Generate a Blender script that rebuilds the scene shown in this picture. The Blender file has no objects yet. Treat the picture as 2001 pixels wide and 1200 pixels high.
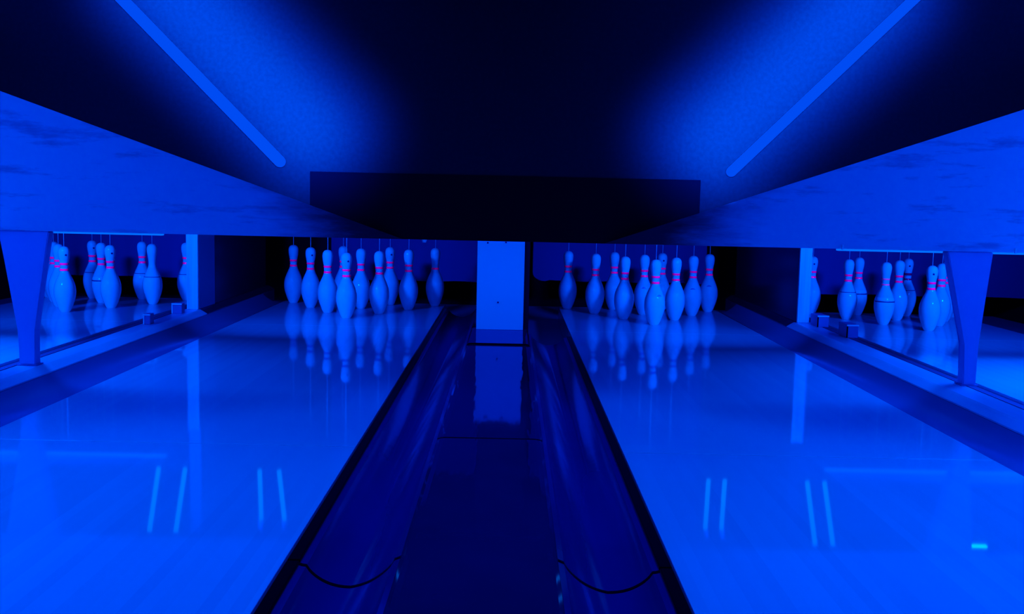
import bpy, bmesh, math, random
from mathutils import Matrix, Vector

C = bpy.context.scene.collection
sc = bpy.context.scene
sc.view_settings.view_transform = 'Standard'
sc.view_settings.look = 'None'
PI = math.pi
# the camera's contrasty colour response: deep blues lose their green first
sc.view_settings.use_curve_mapping = True
cm = sc.view_settings.curve_mapping
cm.initialize()
cg = cm.curves[1]
for px_, py_ in ((.03, .016), (.07, .058), (.13, .128)): cg.points.new(px_, py_)
cm.update()

# ------------------------------------------------------------------ materials
def nt_mat(name):
    m = bpy.data.materials.new(name); m.use_nodes = True
    t = m.node_tree; t.nodes.clear()
    out = t.nodes.new('ShaderNodeOutputMaterial')
    return m, t, out

def N(t, kind, **kw):
    n = t.nodes.new(kind)
    for k, v in kw.items():
        if k in n.inputs: n.inputs[k].default_value = v
        else: setattr(n, k, v)
    return n

def coated(name, col, rough=.2, ior=1.45, gloss=(0.0, .75, 1.0), var=0.0, scale=(4, 4, 4), bump=0.0, bscale=(8, 8, 8),
           col2=None, detail=4.0, lo=.35, hi=.65):
    """diffuse base under a dielectric gloss coat; optional noise stains and bump"""
    m, t, out = nt_mat(name)
    L = t.links.new
    dif = N(t, 'ShaderNodeBsdfDiffuse'); dif.inputs['Color'].default_value = (*col, 1)
    glo = N(t, 'ShaderNodeBsdfGlossy'); glo.inputs['Color'].default_value = (*gloss, 1); glo.inputs['Roughness'].default_value = rough
    fr = N(t, 'ShaderNodeFresnel'); fr.inputs['IOR'].default_value = ior
    mix = N(t, 'ShaderNodeMixShader')
    L(fr.outputs[0], mix.inputs[0]); L(dif.outputs[0], mix.inputs[1]); L(glo.outputs[0], mix.inputs[2]); L(mix.outputs[0], out.inputs[0])
    tc = N(t, 'ShaderNodeTexCoord')
    if var or col2:
        mp = N(t, 'ShaderNodeMapping'); mp.inputs['Scale'].default_value = scale
        nz = N(t, 'ShaderNodeTexNoise'); nz.inputs['Scale'].default_value = 1.0; nz.inputs['Detail'].default_value = detail
        rp = N(t, 'ShaderNodeValToRGB')
        c2 = col2 if col2 else tuple(c * (1 - var) for c in col)
        rp.color_ramp.elements[0].position = lo; rp.color_ramp.elements[0].color = (*c2, 1)
        rp.color_ramp.elements[1].position = hi; rp.color_ramp.elements[1].color = (*col, 1)
        L(tc.outputs['Object'], mp.inputs[0]); L(mp.outputs[0], nz.inputs[0]); L(nz.outputs[0], rp.inputs[0]); L(rp.outputs[0], dif.inputs[0])
    if bump:
        mb = N(t, 'ShaderNodeMapping'); mb.inputs['Scale'].default_value = bscale
        nb = N(t, 'ShaderNodeTexNoise'); nb.inputs['Scale'].default_value = 1.0; nb.inputs['Detail'].default_value = 2.0
        bp = N(t, 'ShaderNodeBump'); bp.inputs['Strength'].default_value = bump; bp.inputs['Distance'].default_value = .01
        L(tc.outputs['Object'], mb.inputs[0]); L(mb.outputs[0], nb.inputs[0]); L(nb.outputs[0], bp.inputs['Height'])
        L(bp.outputs[0], glo.inputs['Normal']); L(bp.outputs[0], fr.inputs['Normal'])
    return m

def glow(name, col, strength=1.0):
    m, t, out = nt_mat(name)
    e = N(t, 'ShaderNodeEmission'); e.inputs[0].default_value = (*col, 1); e.inputs[1].default_value = strength
    t.links.new(e.outputs[0], out.inputs[0])
    return m

def lane_material():
    m, t, out = nt_mat('lacquered_maple'); L = t.links.new
    tc = N(t, 'ShaderNodeTexCoord')
    sx = N(t, 'ShaderNodeSeparateXYZ'); L(tc.outputs['Object'], sx.inputs[0])
    # narrow boards running down the lane
    mul = N(t, 'ShaderNodeMath', operation='MULTIPLY'); mul.inputs[1].default_value = 38.0; L(sx.outputs[0], mul.inputs[0])
    flo = N(t, 'ShaderNodeMath', operation='FLOOR'); L(mul.outputs[0], flo.inputs[0])
    yq = N(t, 'ShaderNodeMath', operation='MULTIPLY'); yq.inputs[1].default_value = .35; L(sx.outputs[1], yq.inputs[0])
    cb = N(t, 'ShaderNodeCombineXYZ'); L(flo.outputs[0], cb.inputs[0]); L(yq.outputs[0], cb.inputs[1])
    n1 = N(t, 'ShaderNodeTexNoise'); n1.inputs['Scale'].default_value = 1.0; n1.inputs['Detail'].default_value = 1.0; L(cb.outputs[0], n1.inputs[0])
    mp = N(t, 'ShaderNodeMapping'); mp.inputs['Scale'].default_value = (2.5, .8, 1); L(tc.outputs['Object'], mp.inputs[0])
    n2 = N(t, 'ShaderNodeTexNoise'); n2.inputs['Scale'].default_value = 1.0; n2.inputs['Detail'].default_value = 3.0; L(mp.outputs[0], n2.inputs[0])
    ad = N(t, 'ShaderNodeMath', operation='ADD'); L(n1.outputs[0], ad.inputs[0]); L(n2.outputs[0], ad.inputs[1])
    rp = N(t, 'ShaderNodeValToRGB')
    rp.color_ramp.elements[0].position = .7; rp.color_ramp.elements[0].color = (0, .72, .70, 1)
    rp.color_ramp.elements[1].position = 1.3; rp.color_ramp.elements[1].color = (0, .82, .78, 1)
    hf = N(t, 'ShaderNodeMath', operation='MULTIPLY'); hf.inputs[1].default_value = 1.0; L(ad.outputs[0], hf.inputs[0])
    mr = N(t, 'ShaderNodeMapRange'); mr.inputs[1].default_value = 0; mr.inputs[2].default_value = 2
    L(ad.outputs[0], mr.inputs[0]); L(mr.outputs[0], rp.inputs[0])
    rp.color_ramp.elements[0].position = .36; rp.color_ramp.elements[1].position = .64
    dif = N(t, 'ShaderNodeBsdfDiffuse'); L(rp.outputs[0], dif.inputs[0])
    glo = N(t, 'ShaderNodeBsdfGlossy'); glo.inputs[0].default_value = (0, .85, .95, 1); glo.inputs['Roughness'].default_value = .035
    fr = N(t, 'ShaderNodeFresnel'); fr.inputs[0].default_value = 1.5
    mix = N(t, 'ShaderNodeMixShader'); L(fr.outputs[0], mix.inputs[0]); L(dif.outputs[0], mix.inputs[1]); L(glo.outputs[0], mix.inputs[2]); L(mix.outputs[0], out.inputs[0])
    return m

def wing_material():
    """blue board, scuffed, its inner tip sprayed with ragged dark paint"""
    m, t, out = nt_mat('scuffed_blue_wing_board'); L = t.links.new
    tc = N(t, 'ShaderNodeTexCoord')
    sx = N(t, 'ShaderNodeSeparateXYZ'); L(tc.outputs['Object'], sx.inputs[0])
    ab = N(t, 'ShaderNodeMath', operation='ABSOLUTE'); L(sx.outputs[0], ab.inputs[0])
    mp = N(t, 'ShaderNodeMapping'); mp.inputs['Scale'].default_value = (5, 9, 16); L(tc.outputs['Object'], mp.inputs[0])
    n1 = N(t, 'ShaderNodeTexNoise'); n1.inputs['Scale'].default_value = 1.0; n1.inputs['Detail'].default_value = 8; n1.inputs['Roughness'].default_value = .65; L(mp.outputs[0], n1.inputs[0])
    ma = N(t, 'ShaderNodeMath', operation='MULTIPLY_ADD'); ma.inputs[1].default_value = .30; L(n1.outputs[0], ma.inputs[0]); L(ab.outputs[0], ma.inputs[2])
    fade = N(t, 'ShaderNodeMapRange'); fade.interpolation_type = 'SMOOTHSTEP'  # shade over the inner tip, put into the board's colour
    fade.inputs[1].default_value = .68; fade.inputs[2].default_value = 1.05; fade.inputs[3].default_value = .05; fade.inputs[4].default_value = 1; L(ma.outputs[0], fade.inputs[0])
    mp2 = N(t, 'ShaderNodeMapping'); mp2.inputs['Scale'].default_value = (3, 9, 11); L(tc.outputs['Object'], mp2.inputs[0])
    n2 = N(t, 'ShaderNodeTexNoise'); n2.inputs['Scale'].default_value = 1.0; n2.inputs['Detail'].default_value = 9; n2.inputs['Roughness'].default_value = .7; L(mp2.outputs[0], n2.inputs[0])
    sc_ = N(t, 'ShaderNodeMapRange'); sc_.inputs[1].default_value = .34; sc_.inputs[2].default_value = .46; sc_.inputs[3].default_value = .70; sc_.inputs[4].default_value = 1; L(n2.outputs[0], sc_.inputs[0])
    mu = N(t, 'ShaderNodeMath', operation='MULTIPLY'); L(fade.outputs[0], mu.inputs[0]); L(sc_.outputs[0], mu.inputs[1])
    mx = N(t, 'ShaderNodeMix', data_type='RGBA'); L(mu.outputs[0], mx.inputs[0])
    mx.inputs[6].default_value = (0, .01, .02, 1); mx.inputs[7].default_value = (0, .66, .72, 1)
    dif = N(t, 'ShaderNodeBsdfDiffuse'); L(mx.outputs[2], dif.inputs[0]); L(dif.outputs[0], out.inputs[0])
    return m

M = {}
M['lane'] = lane_material()
M['gutter'] = coated('dark_gutter_plastic', (0, .03, .16), .14, 1.45, var=.2, scale=(6, 2, 6), bump=.05, bscale=(14, 7, 9))
M['side_gutter'] = coated('side_gutter_plastic', (0, .27, .36), .25, 1.4)
M['cap'] = coated('black_cap_plastic', (0, .03, .09), .05, 1.55, var=.2, bump=.07, bscale=(24, 3, 3))
M['seam'] = coated('black_rubber', (0, .002, .005), .8, 1.02)
M['white'] = coated('white_painted_board', (0, .80, .78), .35, 1.35)
M['whitegrain'] = coated('white_painted_timber', (0, .78, .76), .4, 1.35, var=.18, scale=(60, 60, 2))
M['blueboard'] = coated('blue_lit_support_paint', (0, .50, .70), .4, 1.3)
M['ledge'] = coated('divider_grey_plastic', (0, .72, .74), .3, 1.35, var=.12, scale=(9, 2, 9))
M['dark'] = coated('black_paint', (0, .012, .022), .45, 1.3)
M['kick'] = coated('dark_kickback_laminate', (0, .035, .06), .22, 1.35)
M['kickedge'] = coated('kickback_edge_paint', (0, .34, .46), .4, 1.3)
M['curtain'] = coated('pit_curtain_cloth', (0, .12, .31), .8, 1.1)
M['mask'] = coated('matt_navy_mask_board', (0, .050, .046), .6, 1.08, var=.14, scale=(70, 70, 70), detail=10)
M['maskcentre'] = coated('matt_black_centre_board', (0, .008, .012), .7, 1.05)
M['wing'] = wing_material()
M['pin'] = coated('white_pin_coating', (0, .90, .88), .055, 1.42, gloss=(.0, .8, 1), var=.06, scale=(22, 22, 14))
M['redband'] = coated('red_band', (.62, .02, .34), .12, 1.38, gloss=(.6, .8, 1))
M['fadedband'] = coated('faded_red_band', (.30, .30, .55), .2, 1.38, gloss=(.6, .8, 1))
M['bluebnd'] = coated('dark_blue_band', (.02, .03, .16), .2, 1.38, gloss=(.6, .8, 1))
M['brightbnd'] = coated('bright_belly_band', (0, .98, .97), .12, 1.45)
M['wornbnd'] = coated('worn_belly_line', (0, .10, .22), .3, 1.4)  # worn dark line round the belly of older pins
M['reflmark'] = coated('painted_faint_reflection', (0, .45, .62), .2, 1.38)  # colour of the crescent reflections painted on pin bellies
M['emblem'] = coated('dark_emblem', (0, .03, .14), .2, 1.45)
M['string'] = coated('pin_string', (0, .95, .92), .6, 1.2)
M['metal'] = coated('bare_steel', (0, .90, .85), .25, 1.6)
M['bracket'] = coated('dark_bracket_steel', (0, .28, .42), .3, 1.5)
M['floor'] = coated('black_concrete', (0, .02, .03), .8, 1.2, var=.4)
M['wall'] = coated('black_wall', (0, .012, .02), .8, 1.1)
M['strip'] = glow('diagonal_strip_glow', (0.0, .082, .90), 1.0)
M['bar'] = glow('light_bar_glow', (0.0, .16, 1.15), 1.0)
M['spot'] = glow('spot_lamp_glow', (0.0, .9, 1.6), 4.0)
M['tube'] = glow('vertical_tube_glow', (0.0, .42, 1.4), 1.1)

# ------------------------------------------------------------------ helpers
def obj(name, bm, mat, parent=None, smooth=False, loc=None):
    me = bpy.data.meshes.new(name)
    bmesh.ops.recalc_face_normals(bm, faces=bm.faces[:])
    bm.to_mesh(me); bm.free()
    me.materials.append(mat)
    if smooth:
        for p in me.polygons: p.use_smooth = True
        if smooth == 'angle': me.set_sharp_from_angle(angle=math.radians(32))
    o = bpy.data.objects.new(name, me); C.objects.link(o)
    if parent: o.parent = parent
    if loc: o.location = loc
    return o

def tag(o, label=None, cat=None, group=None, kind=None):
    if label: o['label'] = label
    if cat: o['category'] = cat
    if group: o['group'] = group
    if kind: o['kind'] = kind
    return o

def thing(name, label, cat, loc=(0, 0, 0), group=None):
    o = bpy.data.objects.new(name, None); C.objects.link(o); o.location = loc; o.empty_display_size = .05
    return tag(o, label, cat, group)

def rel(bm, loc):
    bmesh.ops.translate(bm, verts=bm.verts[:], vec=-Vector(loc)); return bm

def box(bm, x0, x1, y0, y1, z0, z1, bev=0.0):
    b = bmesh.new()
    bmesh.ops.create_cube(b, size=1)
    for v in b.verts:
        v.co = Vector((x0 + (v.co.x + .5) * (x1 - x0), y0 + (v.co.y + .5) * (y1 - y0), z0 + (v.co.z + .5) * (z1 - z0)))
    if bev: bmesh.ops.bevel(b, geom=b.edges[:], offset=bev, segments=2, affect='EDGES', profile=.5)
    me = bpy.data.meshes.new('tmp'); b.to_mesh(me); b.free(); bm.from_mesh(me); bpy.data.meshes.remove(me)
    return bm

def prism_y(bm, pts, y0, y1):
    """closed polygon (x, z) swept from y0 to y1"""
    a = [bm.verts.new((x, y0, z)) for x, z in pts]; b = [bm.verts.new((x, y1, z)) for x, z in pts]
    n = len(pts)
    for i in range(n): bm.faces.new((a[i], a[(i + 1) % n], b[(i + 1) % n], b[i]))
    bm.faces.new(a); bm.faces.new(b[::-1])
    return bm

def tube(bm, p0, p1, r, n=10):
    p0 = Vector(p0); p1 = Vector(p1); d = p1 - p0
    q = d.to_track_quat('Z', 'Y').to_matrix().to_4x4()
    bmesh.ops.create_cone(bm, cap_ends=True, segments=n, radius1=r, radius2=r, depth=d.length, matrix=Matrix.Translation((p0 + p1) / 2) @ q)
    return bm

def lathe(bm, prof, n=40):
    rings = []
    for r, z in prof:
        if r < 1e-5: rings.append([bm.verts.new((0, 0, z))])
        else: rings.append([bm.verts.new((r * math.cos(2 * PI * k / n), r * math.sin(2 * PI * k / n), z)) for k in range(n)])
    for a, b in zip(rings, rings[1:]):
        if len(a) == 1 and len(b) == 1: continue
        if len(a) == 1:
            for k in range(n): bm.faces.new((a[0], b[k], b[(k + 1) % n]))
        elif len(b) == 1:
            for k in range(n): bm.faces.new((a[k], a[(k + 1) % n], b[0]))
        else:
            for k in range(n): bm.faces.new((a[k], a[(k + 1) % n], b[(k + 1) % n], b[k]))
    return bm

# ------------------------------------------------------------------ room shell
def struct(name, bm, mat):
    return tag(obj(name, bm, mat), kind='structure')
struct('floor', box(bmesh.new(), -3.8, 3.8, -2.5, 8.1, -.20, -.12), M['floor'])
struct('wall_back', box(bmesh.new(), -3.8, 3.8, 8.0, 8.1, -.12, 2.7), M['wall'])
struct('wall_left', box(bmesh.new(), -3.9, -3.8, -2.5, 8.1, -.20, 2.7), M['wall'])
struct('wall_right', box(bmesh.new(), 3.8, 3.9, -2.5, 8.1, -.20, 2.7), M['wall'])
struct('ceiling', box(bmesh.new(), -3.9, 3.9, -2.5, 8.1, 2.7, 2.8), M['wall'])

# ------------------------------------------------------------------ lanes
Y0 = -2.0
LANES = {'l2': (-3.103, -2.050), 'l1': (-1.503, -.425), 'r1': (.333, 1.388), 'r2': (1.926, 2.98)}
LLAB = {'l2': 'polished wooden lane at the far left, past the left tapered support',
        'l1': 'polished wooden lane just left of the middle gutters, with ten pins',
        'r1': 'polished wooden lane just right of the middle gutters, with ten pins',
        'r2': 'polished wooden lane at the far right, past the right tapered support'}
for k, (a, b) in LANES.items():
    t = thing('bowling_lane', LLAB[k], 'lane', ((a + b) / 2, 3, 0), 'bowling lanes')
    for nm, ya, yb in (('lane_bed', Y0, 2.845), ('lane_bed', 2.849, 5.55), ('pin_deck', 5.5503, 6.85)):
        obj(nm, rel(box(bmesh.new(), a, b, ya, yb, -.12, 0, .0015), t.location), M['lane'], t)

# ------------------------------------------------------------------ middle gutters
def gutter_pts(xl, xc, drop=.042):
    """profile from the lane side xl to the cap side xc"""
    s = 1 if xc > xl else -1
    w = abs(xc - xl)
    top = [(xl, -.012), (xl + s * .016, -.011), (xl + s * .028, -.015)]
    n = 28
    u0, u1 = .036, w - .012
    for i in range(n + 1):
        u = u0 + (u1 - u0) * i / n
        k = (u - u0) / (u1 - u0) * 2 - 1
        z = -.016 - (drop) * (1 - abs(k) ** 2.2) ** .8 + (.016 * max(0, k))
        top.append((xl + s * u, z))
    top.append((xc, .005))
    return top + [(xc, -.12), (xl, -.12)]

GL = {}
for side, xl, xc, segs in (('left', -.421, -.201, ((Y0, 1.945), (1.951, 6.62))), ('right', .329, .107, ((Y0, 1.945), (1.951, 5.38)))):
    for i, (ya, yb) in enumerate(segs):
        if i == 0: lab = 'short near section of dark plastic gutter in the foreground, %s of the middle divider cap' % side
        else: lab = 'long dark plastic gutter running up to the pins, %s of the middle divider cap' % side
        t = thing('gutter', lab, 'gutter', ((xl + xc) / 2, ya, -.12), 'middle gutters')
        obj('channel', rel(prism_y(bmesh.new(), gutter_pts(xl, xc), ya, yb), t.location), M['gutter'], t, smooth='angle')
        if i == 0:
            pts = gutter_pts(xl, xc)[:-2]
            ring = [(x, z + .0015) for x, z in pts] + [(x, z - .004) for x, z in pts[::-1]]
            obj('seam', rel(prism_y(bmesh.new(), ring, yb - .008, yb + .003), t.location), M['seam'], t)
        s = 1 if xc > xl else -1
        xa, xb = sorted((xl - s * .003, xl + s * .022))
        obj('edge_trim', rel(box(bmesh.new(), xa, xb, ya, yb - .001, -.016, -.006, .002), t.location), M['seam'], t)

# ------------------------------------------------------------------ middle divider caps and end post
def cap_pts(a, b, z):
    return [(a, -.12), (a, .005), (a + .008, z - .002), (a + .020, z), (b - .020, z), (b - .008, z - .002), (b, .005), (b, -.12)]
for ya, yb, z, lab in ((Y0, 2.938, .010, 'nearest section of glossy black divider cap running towards the camera'),
                       (2.946, 4.885, .010, 'second section of glossy black divider cap, mirroring the white post'),
                       (4.895, 5.50, .016, 'short raised section of divider cap at the foot of the middle white post')):
    t = thing('divider_cap', lab, 'divider cap', (-.047, ya, -.12), 'middle divider caps')
    obj('cap_top', rel(prism_y(bmesh.new(), cap_pts(-.2005, .1065, z), ya, yb), t.location), M['cap'], t)
    ps = [(x, zz + .001) for x, zz in cap_pts(-.2005, .1065, z)]
    if yb < 3: obj('end_seam', rel(prism_y(bmesh.new(), ps, yb, yb + .007), t.location), M['seam'], t)
    elif yb > 5: obj('end_seam', rel(prism_y(bmesh.new(), ps, ya - .009, ya), t.location), M['seam'], t)

t = thing('end_post', 'broad upright white board standing between the two middle lanes', 'post', (-.045, 5.44, .016))
obj('face_panel', rel(box(bmesh.new(), -.172, .078, 5.415, 5.435, .016, .502, .002), t.location), M['white'], t)
obj('core', rel(box(bmesh.new(), -.168, .074, 5.435, 5.495, .016, .500), t.location), M['dark'], t)
for x, z in ((-.118, .478), (-.022, .482), (-.058, .163)):
    obj('screw', rel(tube(bmesh.new(), (x, 5.416, z), (x, 5.411, z), .0045, 12), t.location), M['emblem'], t)
t = tag(obj('centre_partition', box(bmesh.new(), -.16, .108, 5.51, 7.2, -.12, 1.2), M['dark']),
        'black partition behind the middle white post, between the two pin decks', 'partition')

# ------------------------------------------------------------------ side dividers with their own gutters
SIDE = {'left': (-1.785, -1.69, -1.655, -1.507, -2.046), 'right': (1.675, 1.565, 1.530, 1.392, 1.922)}
for side, (far, near, bev, lane, farlane) in SIDE.items():
    s = 1 if side == 'left' else -1
    t = thing('side_divider', 'raised grey divider ledge on the %s, under the tapered support' % side, 'divider', ((far + near) / 2, Y0, -.12), 'side dividers')
    ax, bx_ = sorted((far, bev))
    obj('base', rel(box(bmesh.new(), ax, bx_, Y0, 7.2, -.12, .044), t.location), M['side_gutter'], t)
    body = [(far, .0442), (far, .055), (far + s * .012, .070), (near - s * .006, .070), (near + s * .002, .066), (bev - s * .003, .048), (bev - s * .001, .0442)]
    obj('ledge_top', rel(prism_y(bmesh.new(), body, Y0, 5.602), t.location), M['ledge'], t)
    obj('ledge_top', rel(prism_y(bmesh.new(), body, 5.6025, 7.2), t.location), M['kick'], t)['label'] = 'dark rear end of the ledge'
    xa, xb = sorted((far - s * .001, far + s * .011))
    obj('back_groove', rel(box(bmesh.new(), xa - .002, xb, Y0, 7.2, .058, .068, .002), t.location), M['seam'], t)
    # narrow gutter between ledge and lane
    g = thing('gutter', 'narrow gutter between the %s divider ledge and the lane beside it' % side, 'gutter', ((bev + lane) / 2, Y0, -.12), 'side gutters')
    pts = []
    for i in range(17):
        k = i / 16
        x = bev + s * .001 + (lane - bev - s * .002) * k
        pts.append((x, -.010 + .053 * (1 - k) ** 2.2 - .008 * math.sin(PI * k)))
    obj('channel', rel(prism_y(bmesh.new(), pts + [(pts[-1][0], -.12), (pts[0][0], -.12)], Y0, 6.85), g.location), M['side_gutter'], g, smooth='angle')
    g = thing('gutter', 'gutter behind the %s divider ledge, along the outer lane' % side, 'gutter', ((far + farlane) / 2, Y0, -.12), 'side gutters')
    a, b = farlane + s * .001, far - s * .004
    pts = [(a + (b - a) * i / 12, -.012 - .045 * math.sin(PI * i / 12) ** .8) for i in range(13)]
    obj('channel', rel(prism_y(bmesh.new(), pts + [(pts[-1][0], -.12), (pts[0][0], -.12)], Y0, 6.85), g.location), M['side_gutter'], g)

# upright end boards and dark kickbacks on the side dividers
def fbox(x0, x1, *r): return box(bmesh.new(), min(x0, x1), max(x0, x1), *r)
for side, xa, xb in (('left', -1.762, -1.700), ('right', 1.583, 1.648)):
    s = 1 if side == 'left' else -1
    inner = xb if side == 'left' else xa
    outer = xa if side == 'left' else xb
    t = thing('end_post', 'narrow white upright board on the %s divider, in front of the dark kickback' % side, 'post', ((xa + xb) / 2, 5.59, .07), 'side end posts')
    obj('face_panel', rel(fbox(xa, xb, 5.580, 5.600, .071, .60, .001), t.location), M['whitegrain'], t)
    k = thing('kickback', 'dark side wall of the pin deck behind the %s narrow white post' % side, 'kickback', ((xa + xb) / 2, 6.3, -.1), 'kickbacks')
    if side == 'left':
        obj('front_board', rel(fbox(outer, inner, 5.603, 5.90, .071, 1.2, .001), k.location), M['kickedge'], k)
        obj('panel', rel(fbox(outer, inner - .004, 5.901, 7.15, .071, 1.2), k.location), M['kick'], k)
    else:
        obj('panel', rel(fbox(outer, inner, 5.603, 7.15, .071, 1.2, .001), k.location), M['kick'], k)

# tapered supports under the masking panel
def tapered(name, lab, top, low, zb, y0, y1, x_foot):
    (xa, xb), (xc, xd) = top, low
    t = thing(name, lab, 'support', ((xc + xd) / 2, (y0 + y1) / 2, .07), 'tapered supports')
    pts = [(xa, .556), (xb, .556), (xd, zb), (xd, .072), (xc, .072), (xc, zb)]
    bm = prism_y(bmesh.new(), pts, y0, y1)
    bmesh.ops.bevel(bm, geom=bm.edges[:], offset=.003, segments=2, affect='EDGES')
    obj('upright', rel(bm, t.location), M['blueboard'], t)
    f = box(bmesh.new(), min(xc, xd) - .008, max(xc, xd) + .008, y0 - .006, y1 + .006, .0702, .0745, .0015)
    obj('foot_plate', rel(f, t.location), M['bracket'], t)
    return t
tapered('tapered_support', 'blue tapered support on the left divider, holding up the masking panel', (-1.832, -1.650), (-1.768, -1.710), .20, 3.672, 3.715, 0)
tapered('tapered_support', 'blue tapered support on the right divider, holding up the masking panel', (1.569, 1.733), (1.655, 1.702), .22, 3.672, 3.722, 0)

# small brackets standing on the divider ledges
def bracket(lab, x0, x1, y0, y1, z1, grp):
    t = thing('ledge_bracket', lab, 'bracket', ((x0 + x1) / 2, (y0 + y1) / 2, .07), grp)
    obj('housing', rel(box(bmesh.new(), x0, x1, y0, y1, .070, z1, .003), t.location), M['bracket'], t)
    obj('cover_lip', rel(box(bmesh.new(), x0 - .001, x1 + .001, y0 - .003, y0 + .004, z1 - .007, z1 + .001, .001), t.location), M['metal'], t)
    obj('side_edge', rel(box(bmesh.new(), x0 - .001, x0 + .005, y0 - .0025, y0 + .002, .071, z1 - .008, .0005), t.location), M['metal'] if x0 < 0 else M['seam'], t)
    return t
bracket('slim metal bracket on the left ledge, the one nearer the tapered support', -1.757, -1.724, 4.90, 4.955, .120, 'ledge brackets')
bracket('slim metal bracket on the left ledge, the one beside the white post', -1.775, -1.722, 5.37, 5.42, .124, 'ledge brackets')
bracket('dark metal box on the right ledge, the one nearer the tapered support', 1.655, 1.712, 4.97, 5.10, .135, 'ledge brackets')
bracket('dark metal box on the right ledge, the one beside the white post', 1.637, 1.697, 5.39, 5.52, .132, 'ledge brackets')

# ------------------------------------------------------------------ pit: curtains
def curtain(lab, x0, x1, zb, round_left=False):
    t = thing('pit_curtain', lab, 'curtain', ((x0 + x1) / 2, 7.3, zb), 'pit curtains')
    pts = []
    if round_left:
        for i in range(7):
            a = PI + i / 6 * PI / 2
            pts.append((x0 + .09 + .09 * math.cos(a), zb + .05 + .06 * (1 + math.sin(a)) - .055))
    else: pts.append((x0, zb))
    n = 10
    for i in range(1, n + 1):
        x = x0 + (x1 - x0) * i / n
        if round_left and x < x0 + .1: continue
        pts.append((x, zb + .004 * math.sin(i * 1.7)))
    pts += [(x1, 1.3), (x0, 1.3)]
    bm = prism_y(bmesh.new(), pts, 7.29, 7.31)
    obj('cloth', rel(bm, t.location), M['curtain'], t)
curtain('dark blue pit curtain hanging behind the left middle pins', -1.27, -.17, .118)
curtain('dark blue pit curtain with a rounded corner behind the right middle pins', .165, 1.40, .140, True)
curtain('dark blue pit curtain hanging behind the far left pins', -3.4, -1.77, .105)
curtain('dark blue pit curtain hanging behind the far right pins', 1.70, 3.74, .088)

# ------------------------------------------------------------------ masking panel
YM = 3.67
t = thing('masking_panel', 'wide dark masking panel with blue wedge-shaped lower boards, spanning all lanes above the pins', 'masking panel', (0, YM, .557))
obj('board', rel(box(bmesh.new(), -3.7, 3.7, YM, YM + .05, .557, 1.80), t.location), M['mask'], t)
obj('centre_board', rel(box(bmesh.new(), -.716, .672, YM - .0045, YM, .5575, .790, .001), t.location), M['maskcentre'], t)['label'] = 'black rectangular centre board'
mp_root = t
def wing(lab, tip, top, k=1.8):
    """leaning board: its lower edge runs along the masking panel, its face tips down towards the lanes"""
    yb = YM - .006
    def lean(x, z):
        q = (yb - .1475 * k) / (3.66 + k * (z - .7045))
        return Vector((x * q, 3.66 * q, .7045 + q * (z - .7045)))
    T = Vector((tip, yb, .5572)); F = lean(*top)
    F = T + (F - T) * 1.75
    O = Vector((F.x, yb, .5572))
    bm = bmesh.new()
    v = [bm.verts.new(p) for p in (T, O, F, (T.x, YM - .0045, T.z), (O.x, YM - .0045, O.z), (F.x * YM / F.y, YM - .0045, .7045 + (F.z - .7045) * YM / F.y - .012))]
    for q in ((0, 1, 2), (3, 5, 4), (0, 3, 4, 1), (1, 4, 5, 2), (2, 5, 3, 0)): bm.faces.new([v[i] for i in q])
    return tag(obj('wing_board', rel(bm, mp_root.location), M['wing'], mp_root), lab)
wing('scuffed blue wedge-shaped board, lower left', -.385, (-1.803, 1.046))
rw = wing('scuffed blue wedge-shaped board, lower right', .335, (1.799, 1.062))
for x, z in ((1.178, .574), (1.792, .575)):
    obj('clip', rel(box(bmesh.new(), x - .003, x + .003, YM - .040, YM - .034, .556, z), mp_root.location), M['white'], rw)

def strip(lab, p0, p1, w):
    a = Vector((p0[0], 0, p0[1])); b = Vector((p1[0], 0, p1[1]))
    d = (b - a).normalized(); n = Vector((-d.z, 0, d.x)) * w / 2
    pts = [a + n]
    ang0 = math.atan2(n.z, n.x)
    for i in range(13):      # rounded lower end
        th = ang0 - PI * i / 12
        pts.append(b + Vector((math.cos(th), 0, math.sin(th))) * w / 2)
    pts.append(a - n)
    bm = prism_y(bmesh.new(), [(q.x, q.z) for q in pts], YM - .009, YM - .0003)
    return tag(obj('light_strip', bm, M['strip']), lab, 'light strip', 'diagonal light strips')
dl = Vector((-.815 + 1.367, .814 - 1.367)).normalized()
strip('slim glowing blue light strip slanting down the left of the masking panel', (-1.367 - .30, 1.367 + .30), (-.822, .822), .040)
strip('slim glowing blue light strip slanting down the right of the masking panel', (1.386 + .30, 1.429 + .30), (.779, .822), .036)

# ------------------------------------------------------------------ pinsetter bits seen under the masking panel
def light_bar(lab, x0, x1, y, z):
    t = thing('light_bar', lab, 'light bar', ((x0 + x1) / 2, y, z), 'light bars')
    obj('lamp', rel(box(bmesh.new(), x0, x1, y, y + .03, z - .004, z + .009, .003), t.location), M['bar'], t)
    obj('housing', rel(box(bmesh.new(), x0, x1, y - .002, y + .05, z + .010, z + .045), t.location), M['bracket'], t)
    for x in (x0 + .35, x1 - .35):
        obj('hanger', rel(tube(bmesh.new(), (x, y + .02, z + .045), (x, y + .02, 1.0), .006), t.location), M['dark'], t)
light_bar('thin bright light bar under the masking panel over the far left lane', -2.80, -1.58, 4.66, .513)
light_bar('thin bright light bar under the masking panel over the far right lane', 1.49, 2.70, 4.66, .512)
t = thing('metal_rod', 'thin bright horizontal rod above the right middle pins', 'rod', (.66, 5.0, .507))
obj('rod', rel(tube(bmesh.new(), (.57, 5, .508), (.745, 5, .506), .0035), t.location), M['white'], t)
for x in (.60, .72): obj('hanger', rel(tube(bmesh.new(), (x, 5, .508), (x, 5, .95), .003), t.location), M['bracket'], t)
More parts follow.
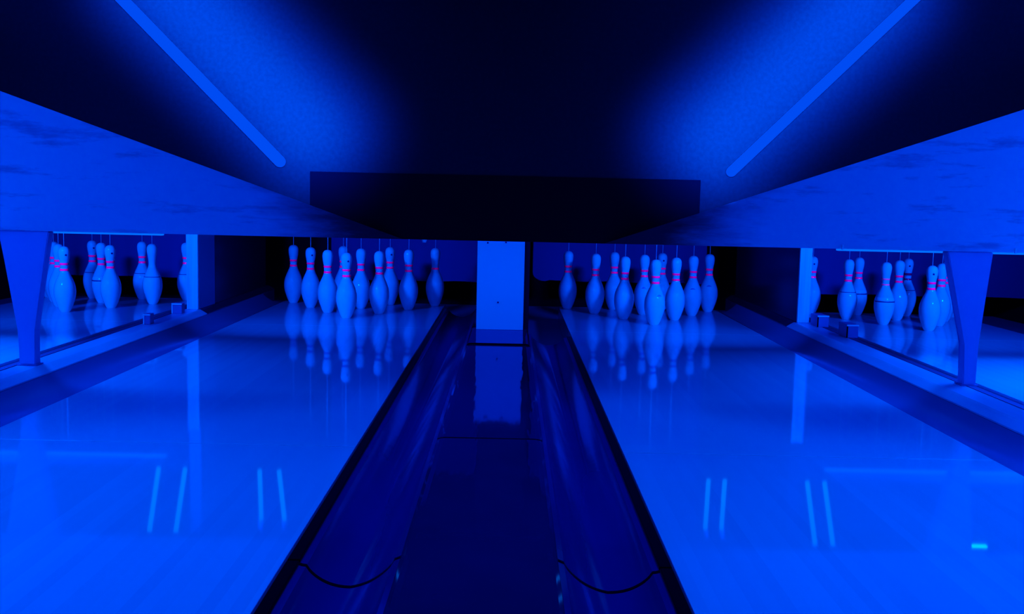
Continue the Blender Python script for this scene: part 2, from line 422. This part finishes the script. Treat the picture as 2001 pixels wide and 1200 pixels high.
t = thing('string_stopper', 'small pale plastic stopper hanging above the left middle pins', 'stopper', (-.419, 5, .49))
bm = lathe(bmesh.new(), [(0, .0), (.009, .0), (.014, .018), (.014, .03), (0, .03)], 6)
obj('bell', bm, M['white'], t)
obj('cord', tube(bmesh.new(), (0, 0, .03), (0, 0, .30), .0018), M['string'], t)

# upright tube lamps in the pinsetter, seen mirrored in the lanes
def vtube(lab, x, y, tilt):
    t = thing('tube_lamp', lab, 'tube lamp', (x, y, .64), 'upright tube lamps')
    p1 = (tilt[0], tilt[1], .26)
    obj('tube', tube(bmesh.new(), (0, 0, 0), p1, .011, 12), M['tube'], t, smooth=False)
    obj('end_cap', tube(bmesh.new(), p1, (p1[0], p1[1], .30), .014, 12), M['bracket'], t)
    obj('hanger', tube(bmesh.new(), (p1[0], p1[1], .30), (p1[0], p1[1], 2.06), .006, 8), M['dark'], t)
TW = [(-1.70, 4.92, (.02, -.20), 'outer tube lamp of the left pair mirrored in the left middle lane'),
      (-1.57, 4.92, (.02, -.22), 'inner tube lamp of the left pair mirrored in the left middle lane'),
      (-1.205, 4.92, (.0, .03), 'outer tube lamp of the right pair mirrored in the left middle lane'),
      (-1.11, 4.92, (.02, .03), 'inner tube lamp of the right pair mirrored in the left middle lane'),
      (1.00, 4.92, (.0, .03), 'inner tube lamp of the left pair mirrored in the right middle lane'),
      (1.08, 4.92, (.0, .03), 'outer tube lamp of the left pair mirrored in the right middle lane'),
      (1.485, 4.92, (.0, -.18), 'inner tube lamp of the right pair mirrored in the right middle lane'),
      (1.57, 4.92, (.0, -.18), 'outer tube lamp of the right pair mirrored in the right middle lane')]
for x, y, tl, lab in TW: vtube(lab, x, y, tl)

t = thing('spot_lamp', 'small bright lamp behind the masking panel, mirrored at the right edge of the lane', 'lamp', (1.884, 3.95, .622))
obj('lens', box(bmesh.new(), -.04, .035, -.01, .01, -.004, .004, .002), M['spot'], t)
obj('hanger', tube(bmesh.new(), (0, 0, .004), (0, 0, 2.078), .005, 8), M['dark'], t)

# ------------------------------------------------------------------ pins
IN = .0254
PROF = [(0, 0), (1.0155, 0), (1.06, .12), (1.414, .75), (1.953, 2.25), (2.255, 3.375), (2.383, 4.5), (2.2815, 5.875), (1.8515, 7.25), (1.236, 8.625),
        (.9825, 9.375), (.8985, 10.0), (.935, 10.875), (1.047, 11.75), (1.203, 12.625), (1.2735, 13.5), (1.235, 14.0), (1.10, 14.42), (.85, 14.73), (.5, 14.93), (.2, 14.99), (0, 15.0)]
def catmull(p, sub=4):
    out = []
    for i in range(len(p) - 1):
        a = p[max(i - 1, 0)]; b = p[i]; c = p[i + 1]; d = p[min(i + 2, len(p) - 1)]
        for k in range(sub):
            u = k / sub
            f = lambda q: .5 * ((2 * b[q]) + (-a[q] + c[q]) * u + (2 * a[q] - 5 * b[q] + 4 * c[q] - d[q]) * u * u + (-a[q] + 3 * b[q] - 3 * c[q] + d[q]) * u ** 3)
            out.append((f(0), f(1)))
    return out + [p[-1]]
body = PROF[:3] + catmull(PROF[2:-1])[1:] + [PROF[-1]]
def rad(z):
    zz = z / IN
    for (r0, z0), (r1, z1) in zip(body, body[1:]):
        if z0 <= zz <= z1 and z1 > z0: return (r0 + (r1 - r0) * (zz - z0) / (z1 - z0)) * IN
    return 0
def ring_mesh(z0, z1, off=.0007):
    bm = bmesh.new(); n = 5
    zs = [z0 + (z1 - z0) * i / n for i in range(n + 1)]
    prof = [(rad(z0) - .001, z0)] + [(rad(z) + off, z) for z in zs] + [(rad(z1) - .001, z1)]
    return lathe(bm, prof, 40)
def decal(pts, zc, ang=-PI / 2, off=.0012):
    """outline (u across, v up) wrapped on the pin's surface"""
    bm = bmesh.new(); vs = []
    c0 = rad(zc) + off
    cen = bm.verts.new((c0 * math.cos(ang), c0 * math.sin(ang), zc))
    for u, v in pts:
        r = rad(zc + v) + off; a = ang + u / rad(zc)
        vs.append(bm.verts.new((r * math.cos(a), r * math.sin(a), zc + v)))
    for i in range(len(vs)): bm.faces.new((cen, vs[i], vs[(i + 1) % len(vs)]))
    return bm
def mesh_of(name, bm, mat, smooth=True):
    o = obj(name, bm, mat, smooth=smooth); me = o.data; bpy.data.objects.remove(o); return me
pb = mesh_of('pin_body', lathe(bmesh.new(), [(r * IN, z * IN) for r, z in body], 48), M['pin'])
bandU = ring_mesh(.2735, .2855); mU = mesh_of('neck_band', bandU, M['redband'])
mLo = mesh_of('neck_band_low', ring_mesh(.240, .252), M['redband'])
mUf = mesh_of('neck_band_faded', ring_mesh(.2745, .2825), M['fadedband']); mLf = mesh_of('neck_band_low_faded', ring_mesh(.241, .249), M['fadedband'])
mUb = mesh_of('neck_band_blue', ring_mesh(.270, .286), M['bluebnd']); mLb = mesh_of('neck_band_low_blue', ring_mesh(.240, .250), M['bluebnd'])
mBB = mesh_of('belly_band', ring_mesh(.150, .168), M['brightbnd']); mBL = mesh_of('belly_line', ring_mesh(.140, .1465), M['wornbnd'])
mBL2 = mesh_of('worn_line', ring_mesh(.172, .1755), M['wornbnd'])
star = [((.0085 if i % 2 == 0 else .004) * math.sin(2 * PI * i / 10), (.0085 if i % 2 == 0 else .004) * math.cos(2 * PI * i / 10)) for i in range(10)]
mEm = mesh_of('emblem', decal(star, .332), M['emblem'], False)
cres = [(-.018, 0), (-.009, .008), (0, .0105), (.009, .008), (.018, 0), (.009, .0035), (0, .0045), (-.009, .0035)]
mSc = mesh_of('painted_reflection', decal(cres, .170), M['reflmark'], False)  # dark crescent reflection, drawn on as a decal
mSt = mesh_of('string', tube(bmesh.new(), (0, 0, .378), (0, 0, .80), .0018, 8), M['string'])

def part(me, name, root, rot=0, dz=0, label=None):
    o = bpy.data.objects.new(name, me); C.objects.link(o); o.parent = root; o.rotation_euler.z = rot; o.location.z = dz
    if label: o['label'] = label
    return o
WHERE = {'l1': 'left middle rack', 'r1': 'right middle rack', 'l2': 'far left rack', 'r2': 'far right rack'}
POSN = {1: 'foremost', 2: 'left in second row', 3: 'right in second row', 4: 'left in third row', 5: 'middle in third row',
        6: 'right in third row', 7: 'leftmost in back row', 8: 'second from left, back row', 9: 'third from left, back row', 10: 'rightmost in back row'}
PINS = {
 'l1': {7: (-1.420, 6.725), 4: (-1.256, 6.461), 2: (-1.101, 6.197), 1: (-0.945, 5.933), 5: (-0.938, 6.461), 3: (-0.789, 6.197), 9: (-0.786, 6.725), 6: (-0.637, 6.461), 10: (-0.489, 6.725), 8: (-1.093, 6.725)},
 'r1': {7: (0.385, 6.725), 4: (0.543, 6.461), 8: (0.688, 6.725), 2: (0.699, 6.197), 5: (0.851, 6.461), 1: (0.848, 5.933), 9: (1.002, 6.725), 3: (1.009, 6.197), 6: (1.160, 6.461), 10: (1.313, 6.725)},
 'l2': {1: (-2.580, 5.933), 3: (-2.416, 6.197), 5: (-2.575, 6.461), 8: (-2.739, 6.725), 6: (-2.255, 6.461), 9: (-2.412, 6.725), 10: (-2.123, 6.725), 2: (-2.729, 6.197), 4: (-2.875, 6.461), 7: (-3.03, 6.725)},
 'r2': {1: (2.452, 5.933), 2: (2.282, 6.197), 3: (2.621, 6.197), 5: (2.462, 6.461), 4: (2.142, 6.461), 8: (2.297, 6.725), 9: (2.620, 6.725), 7: (1.992, 6.725), 6: (2.765, 6.461), 10: (2.92, 6.725)}}
EMB = {('l1', 4), ('l1', 1), ('l2', 1), ('l2', 3), ('l2', 8), ('r2', 1), ('r2', 9), ('r2', 7), ('r1', 9), ('l1', 9)}
BELLY = {('r2', 2), ('r2', 8), ('l2', 5)}
LINE = {('l2', 9), ('l2', 10), ('l2', 6), ('r2', 4), ('r2', 9), ('l2', 8)}
REFLECT = {('r1', 5), ('r1', 6), ('r1', 10), ('r1', 1)}
for rk, pins in PINS.items():
    for sp in sorted(pins):
        x, y = pins[sp]; key = (rk, sp)
        ex = ''
        if key == ('l1', 10): ex = ' with one red neck band'
        elif key == ('l2', 6): ex = ' without any neck bands'
        elif key == ('r2', 9): ex = ' with dark blue neck bands'
        elif key in BELLY: ex = ' with a pale belly band'
        elif key in EMB: ex = ' with dark head emblem'
        lab = 'white bowling pin%s, %s, %s' % (ex, POSN[sp], WHERE[rk])
        t = thing('bowling_pin', lab, 'bowling pin', (x, y, 0.0003), 'bowling pins in the ' + WHERE[rk])
        tow = math.atan2(-y, -x) + PI / 2     # turn the marks towards the bowler's side
        part(pb, 'body', t)
        if key == ('l2', 6): pass
        elif key == ('r2', 9): part(mUb, 'neck_band', t, label='dark blue neck band'); part(mLb, 'neck_band', t, label='dark blue neck band')
        elif key == ('r2', 2): part(mUf, 'neck_band', t, label='faded neck band'); part(mLf, 'neck_band', t, label='faded neck band')
        elif key == ('l1', 10): part(mLo, 'neck_band', t)
        else: part(mU, 'neck_band', t); part(mLo, 'neck_band', t)
        if key in BELLY: part(mBB, 'belly_band', t); part(mBL, 'belly_line', t)
        if key in LINE: part(mBL2, 'belly_line', t)
        if key in EMB: part(mEm, 'emblem', t, tow + .28, label='dark emblem on the head')
        if key in REFLECT: part(mSc, 'painted_reflection', t, tow + (.5 if sp == 1 else .05))
        part(mSt, 'string', t)

# ------------------------------------------------------------------ lights (ultraviolet blue; the little red in them only shows on the red bands)
UV = (.42, .084, 1.0)
def area(name, loc, target, sx, sy, power, col=UV, spread=180):
    l = bpy.data.lights.new(name, 'AREA'); l.shape = 'RECTANGLE'; l.size = sx; l.size_y = sy; l.energy = power; l.color = col
    l.spread = math.radians(spread)
    o = bpy.data.objects.new(name, l); C.objects.link(o); o.location = loc
    o.rotation_euler = (Vector(target) - Vector(loc)).to_track_quat('-Z', 'Y').to_euler()
    return o
# pinsetter lamps behind the masking panel, one over the outer side of each lane
for x, tx, pw in ((-1.60, -.98, 14), (1.52, .88, 14), (-2.85, -2.5, 13), (2.75, 2.4, 13)):
    area('pinsetter_lamp', (x, 4.55, .91), (tx, 6.4, .40), .24, .10, pw, spread=90)
for x, pw in ((-1.10, 5), (1.02, 5), (-2.50, 34), (2.42, 36)):
    area('machine_fill', (x, 4.12, 1.15), (x, 4.0, 0), .4, .7, pw, spread=130)  # unseen fill added to brighten the lanes behind the panel
area('post_fill', (-.05, 4.3, 1.0), (-.05, 5.42, .2), .3, .1, 3.2, spread=90)  # added fill that lifts the white middle post
# overhead lamps in front of the masking panel
for x, pw in ((-1.15, 29), (1.05, 29)):
    area('overhead_lamp', (x, 2.02, 2.4), (x, 2.2, 0), .6, 3.1, pw, spread=95)
for x, pw in ((-2.70, 40), (2.62, 50)):
    area('outer_lamp', (x, 2.5, 1.6), (x, 2.7, 0), .4, 1.2, pw, spread=120)
# low fill added beside the outer lanes to brighten supports and wing boards
for x in (-2.3, 2.2):
    area('side_fill', (x, .9, .95), (x * .78, 3.67, .62), .3, .5, 5.0, spread=60)
# unseen lamps added to throw the diagonal strips' glow on the board
for sg in (-1, 1):
    cx, cz = sg * .985, 1.195
    o = area('strip_glow_fill', (cx, YM - .31, cz), (cx, YM, cz), .31, 1.06, 19.5, UV, 82)
    o.rotation_euler = (Matrix.Rotation(sg * math.radians(-45) * -1, 3, 'Y') @ o.rotation_euler.to_matrix()).to_euler()

w = bpy.data.worlds.new('night'); sc.world = w; w.use_nodes = True
w.node_tree.nodes['Background'].inputs[0].default_value = (0, .02, .25, 1)
w.node_tree.nodes['Background'].inputs[1].default_value = .02

# ------------------------------------------------------------------ camera
cam = bpy.data.cameras.new('camera'); cam.sensor_width = 36; cam.lens = 36 * 2002.5 / 2001; cam.clip_start = .02
co = bpy.data.objects.new('camera', cam); C.objects.link(co)
r, u, f = Vector((.999755, -.000825, .02214)), Vector((-.021935, .103768, .99436)), Vector((.003117, .994601, -.103724))
mt = Matrix((r, u, -f)).transposed().to_4x4(); mt.translation = (0, 0, .7045)
co.matrix_world = mt
sc.camera = co
